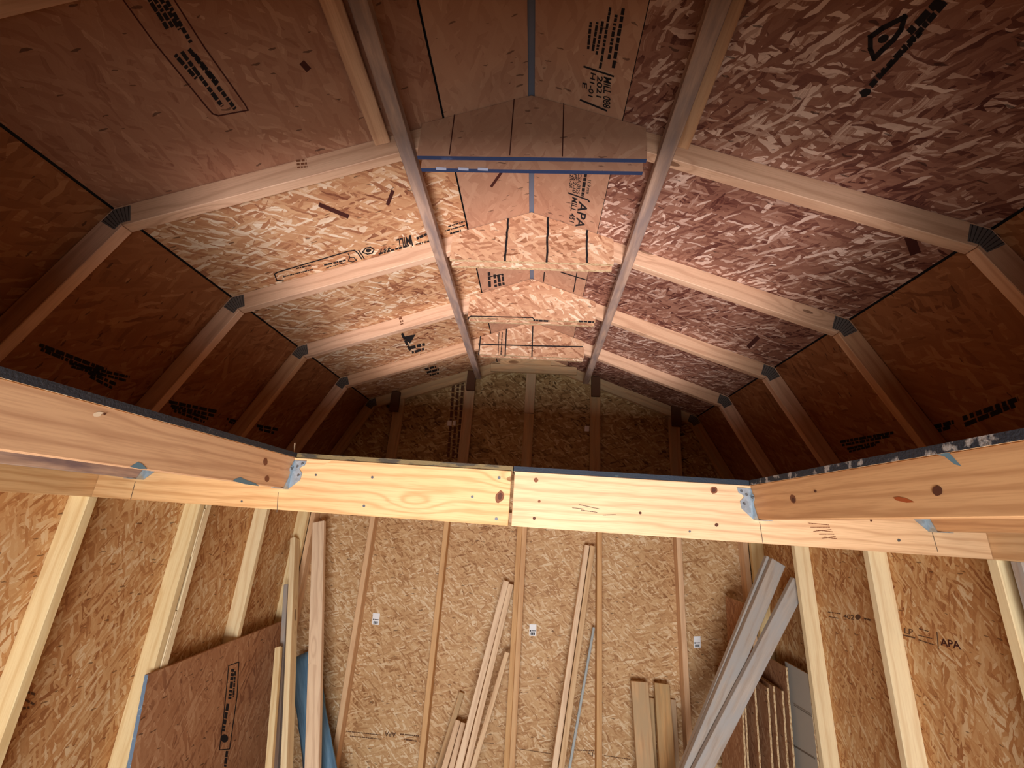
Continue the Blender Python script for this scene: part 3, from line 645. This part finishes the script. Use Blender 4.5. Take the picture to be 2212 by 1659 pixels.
# ------------------------------------------------------------------ loose timber leaning on the walls
def leaner(name, tl, tr, bl, br, yt, yb, thick, mat, label, cat='board', group=None, face=None):
    """board seen from edge tl-tr at its top and bl-br where it leaves the picture; yt, yb: distances of the front face"""
    A = plane_hit((0, 1, 0), yt, (tl[0] + tr[0]) / 2, (tl[1] + tr[1]) / 2, 0); B = plane_hit((0, 1, 0), yb, (bl[0] + br[0]) / 2, (bl[1] + br[1]) / 2, 0)
    w = ((plane_hit((0, 1, 0), yt, *tr, 0) - plane_hit((0, 1, 0), yt, *tl, 0)).length + (plane_hit((0, 1, 0), yb, *br, 0) - plane_hit((0, 1, 0), yb, *bl, 0)).length) / 2
    d = B - A; end = A + d * ((A.z - .004) / -d.z)
    dn = d.normalized(); w *= math.sqrt(max(.2, 1 - dn.x ** 2)); wd_ = Vector((1, 0, 0)); nrm = dn.cross(wd_).normalized()
    if nrm.y < 0: nrm = -nrm
    o = board(name, end + nrm * thick / 2, A + nrm * thick / 2, w, thick, wd_, M[mat])
    return tag(o, label, cat, group)
D = leaner('loose_board', (674, 1127), (701, 1126), (658, 1659), (688, 1659), 3.44, 3.2, .038, 'loose', 'wide salmon coloured plank standing in the corner, covering the blue tarp bundle')
for u, v, rx, ry in ((684, 1225, 4, 5), (681, 1440, 3, 4), (678, 1447, 4, 3), (675, 1537, 5, 8), (668, 1460, 6, 4)):
    A = plane_hit((0, 1, 0), 3.30 if v > 1300 else 3.38, u, v, .0)
leaner('loose_board', (627, 1161), (637, 1161), (605, 1659), (619, 1659), 3.40, 3.05, .089, 'pine', 'tall yellow plank on edge in the corner with a dark shadowed side')
leaner('loose_board', (613, 1262), (621, 1262), (588, 1659), (600, 1659), 3.36, 3.08, .034, 'grey', 'thin dark grey weathered plank beside the tall yellow plank', )
leaner('loose_board', (593, 1397), (606, 1397), (572, 1659), (586, 1659), 3.18, 2.94, .036, 'pine', 'short cream plank standing in front of the leaning sheet')
leaner('loose_board', (992, 1496), (1003, 1496), (940, 1659), (953, 1659), 3.58, 3.50, .03, 'stub', 'short reddish stick leaning by the pair of stubby sticks', 'stick')
leaner('loose_board', (984, 1555), (995, 1556), (953, 1659), (966, 1659), 3.53, 3.37, .036, 'loose', 'stubby pale stick with square cut end touching the short reddish stick', 'stick', 'pair of stubby sticks')
leaner('loose_board', (996, 1560), (1005, 1561), (968, 1659), (981, 1659), 3.53, 3.37, .036, 'loose', 'stubby pale stick with square cut end next to the long whitish sticks', 'stick', 'pair of stubby sticks')
leaner('loose_board', (1088, 1254), (1099, 1255), (982, 1659), (998, 1659), 3.545, 3.34, .038, 'loose', 'long whitish stick leaning on the doubled stud, higher of the pair', 'stick', 'sticks leaning on the doubled stud')
leaner('loose_board', (1099, 1261), (1109, 1262), (1000, 1659), (1015, 1659), 3.545, 3.34, .038, 'loose', 'long whitish stick leaning on the doubled stud, lower of the pair', 'stick', 'sticks leaning on the doubled stud')
leaner('loose_board', (1091, 1408), (1100, 1409), (1015, 1659), (1028, 1659), 3.49, 3.28, .036, 'loose', 'single shorter cream stick leaning on the doubled stud', 'stick', 'sticks leaning on the doubled stud')
leaner('loose_board', (1263, 1177), (1274, 1178), (1192, 1659), (1204, 1659), 3.55, 3.40, .06, 'loose', 'tall pinkish stick of the close upright pair by the grey strip, plain face', 'stick', 'tall pair by the grey strip')
leaner('loose_board', (1275, 1179), (1286, 1179), (1207, 1659), (1219, 1659), 3.55, 3.40, .06, 'loose', 'tall pinkish stick of the close upright pair, next to the grey strip', 'stick', 'tall pair by the grey strip')
leaner('trim_strip', (1280.5, 1355), (1285.5, 1355), (1227.5, 1659), (1233.5, 1659), 3.56, 3.42, .02, 'steel_strip', 'thin blue grey metal strip leaning between sticks and stud', 'trim strip')
for a in (((1366, 1472), (1397, 1473), (1373, 1659), (1418, 1659), 3.535, 3.43, .035, 'stub', 'short wide rough plank with ragged dirty edge against the wall, paired with a cleaner one'),
          ((1414, 1475), (1446, 1478), (1425, 1659), (1460, 1659), 3.535, 3.43, .035, 'stub', 'short wide rough plank against the wall beside the stud, paired with a dirtier one'),
          ((1398, 1507), (1413, 1508), (1404, 1659), (1420, 1659), 3.59, 3.51, .022, 'stub', 'narrow short offcut behind the dirty wide plank'),
          ((1447, 1510), (1460, 1512), (1455, 1659), (1469, 1659), 3.59, 3.51, .022, 'stub', 'narrow short offcut behind the cleaner wide plank')):
    leaner('loose_board', *a[:4], a[4], a[5], a[6], a[7], a[8], 'plank')

# grey weathered timbers, leaning sideways
def slanted(p_top, p_bot, w, t, label):
    d = (Vector(p_top) - Vector(p_bot)); wd_ = Vector((d.z, 0, -d.x))
    return tag(board('grey_timber', p_bot, p_top, w, t, wd_, M['grey']), label, 'timber')
zR = lambda x, y: (1480 + x / 3.4625, 1180 + y / 3.4625)
def at(y, x_, y_): return plane_hit((0, 1, 0), y, *zR(x_, y_), 0)
def ext(a, b): d = b - a; return b + d * ((b.z - .03) / -d.z)
a, b = at(3.062, 690, 118), at(3.062, 230, 1220); slanted(a, ext(a, b), .089, .038, 'grey weathered timber with a squared top leaning into the corner')
a, b = at(3.104, 634, 88), at(3.104, 190, 1190); slanted(a, ext(a, b), .06, .036, 'grey weathered timber mostly hidden behind the square topped one')
a, b = at(3.015, 822, 318), at(3.015, 140, 1640); slanted(a + (a - b).normalized() * .05, ext(a, b), .089, .038, 'grey weathered timber crossing in front, its top tucked behind the stud')

# sheets standing on edge against the wall in the corner
def sheet(xn, yn, top, ylen, label, mat='osb_old', thick=.011, lean=.05, name='osb_offcut', edge='osb_edge'):
    o = Vector((xn - lean, yn, .002)); ez = Vector((lean, 0, top + ZC)); L = ez.length
    mw = frame(o, (0, 1, 0), ez)
    return tag(prism(name, [(0, 0), (ylen, 0), (ylen, L), (0, L)], mw, thick if mw.col[2].x > 0 else -thick, [M[mat], M[edge]], None, 0, 'all'), label, 'sheet')
def xat(x_, y_, y): return at(y, x_, y_).x
sheet(xat(432, 1200, 3.17), 3.17, -.86, .33, 'brown offcut sheet on edge, outermost of the corner stack beside the grey timbers')
sheet(xat(452, 1200, 3.19), 3.19, -.88, .31, 'brown offcut sheet on edge, second from the outside of the corner stack')
sheet(xat(548, 1200, 3.15), 3.15, -.43, .35, 'tall offcut sheet on edge with a pale cut edge, highest of the corner stack')
sheet(xat(625, 1200, 3.15), 3.15, -.89, .35, 'offcut sheet on edge with pale edge, just inside the highest one')
sheet(xat(672, 1200, 3.15), 3.15, -.88, .35, 'offcut sheet on edge with pale edge, middle of the corner stack')
sheet(xat(735, 1200, 3.15), 3.15, -.90, .35, 'offcut sheet on edge with greyish edge, near the grey siding')
sheet(xat(786, 1200, 3.15), 3.15, -.77, .35, 'offcut sheet on edge touching the grey grooved siding')
gp = sheet(1.748, 2.975, -.752, .24, 'grey painted grooved siding offcut behind the stud in the corner', 'paint_grey', .012, .03, 'siding_offcut', 'osb_edge')
PLG = PL['siding'] = ((1, 0, 0), 1.732)
for (x0, y0, x1, y1) in ((815, 1190, 950, 1275), (805, 1490, 970, 1590)): stroke('siding', [zR(x0, y0), zR(x1, y1)], 1.6, M['groove'], gp, 'groove')

# big sheet leaning on the side wall
o = V(-1.59, 2.26, FL + .002); topc = V(-1.718, 2.30, -.815); ez = topc - o; mw = frame(o, (0, 1, 0), ez)
bs = tag(prism('leaning_sheet', [(0, 0), (1.13, 0), (1.13, ez.length), (0, ez.length)], mw, .018 if mw.col[2].x < 0 else -.018, [M['osb_old'], M['bluegrey_edge']], None, 0, (3, 1)), 'large brown strand board sheet with a blue edge leaning on the studs', 'sheet')
n_ = mw.col[2].xyz.normalized(); PL['sheet'] = (tuple(n_), n_.dot(Vector((o.x, o.y, o.z - ZC))))
stroke('sheet', [(494, 1438), (516, 1430), (512, 1505), (496, 1618), (474, 1620), (484, 1540)], 2, M['ink'], bs, 'ink_line', True)
bars('sheet', [((503, 1445), (496, 1510), 7), ((508, 1450), (504, 1505), 4), ((492, 1520), (482, 1580), 7)], M['ink'], bs); blob('sheet', 485, 1595, 8, 9, M['ink'], bs, 'emblem'); bars('sheet', [((490, 1622), (486, 1656), 6)], M['ink'], bs)

# blue film bundle
def bundle():
    top = plane_hit((0, 1, 0), 3.52, 655, 1412, 0); low = plane_hit((0, 1, 0), 3.36, 691, 1659, 0); d = low - top; end = top + d * ((top.z - .01) / -d.z); L = (end - top).length
    mw = frame(end, top - end, (1, 0, 0)); bm = bmesh.new(); rings = []; n, m = 28, 22
    for i in range(m + 1):
        s = i / m; w = .098 * (1 - .0 * s); w = w if s < .9 else w * (1 - .5 * (s - .9) / .1); t = .028 if s < .93 else .028 * (1 - .8 * (s - .93) / .07); ring = []
        for j in range(n):
            a = 2 * math.pi * j / n; f = 1 + .10 * math.sin(5 * a + 7 * s) * math.cos(3 * a) + random.uniform(-.03, .03)
            ring.append(bm.verts.new((s * L, w * f * math.copysign(abs(math.cos(a)) ** .7, math.cos(a)), t * f * math.copysign(abs(math.sin(a)) ** .7, math.sin(a)))))
        rings.append(ring)
    for r0, r1 in zip(rings, rings[1:]):
        for j in range(n): bm.faces.new((r0[j], r0[(j + 1) % n], r1[(j + 1) % n], r1[j])).smooth = True
    bm.faces.new(rings[0][::-1]); bm.faces.new(rings[-1]); bmesh.ops.recalc_face_normals(bm, faces=bm.faces[:])
    me = bpy.data.meshes.new('film_bundle'); bm.to_mesh(me); bm.free()
    tag(link('film_bundle', me, M['blue_film'], mw), 'crumpled blue plastic bundle standing in the corner behind a plank', 'plastic bundle')
bundle()

# stamps on sawn timber
bars('t1', [((640, 348), (662, 346), 5), ((641, 355), (663, 353), 5), ((642, 362), (664, 360), 4)], M['knot'], trusses[1][0], 'grade_stamp')
bars('t3', [((862, 689), (868, 687), 5), ((864, 695), (871, 693), 4), ((865, 701), (871, 699), 3)], M['knot'], trusses[3][0], 'grade_stamp')
bpy.context.view_layer.update()
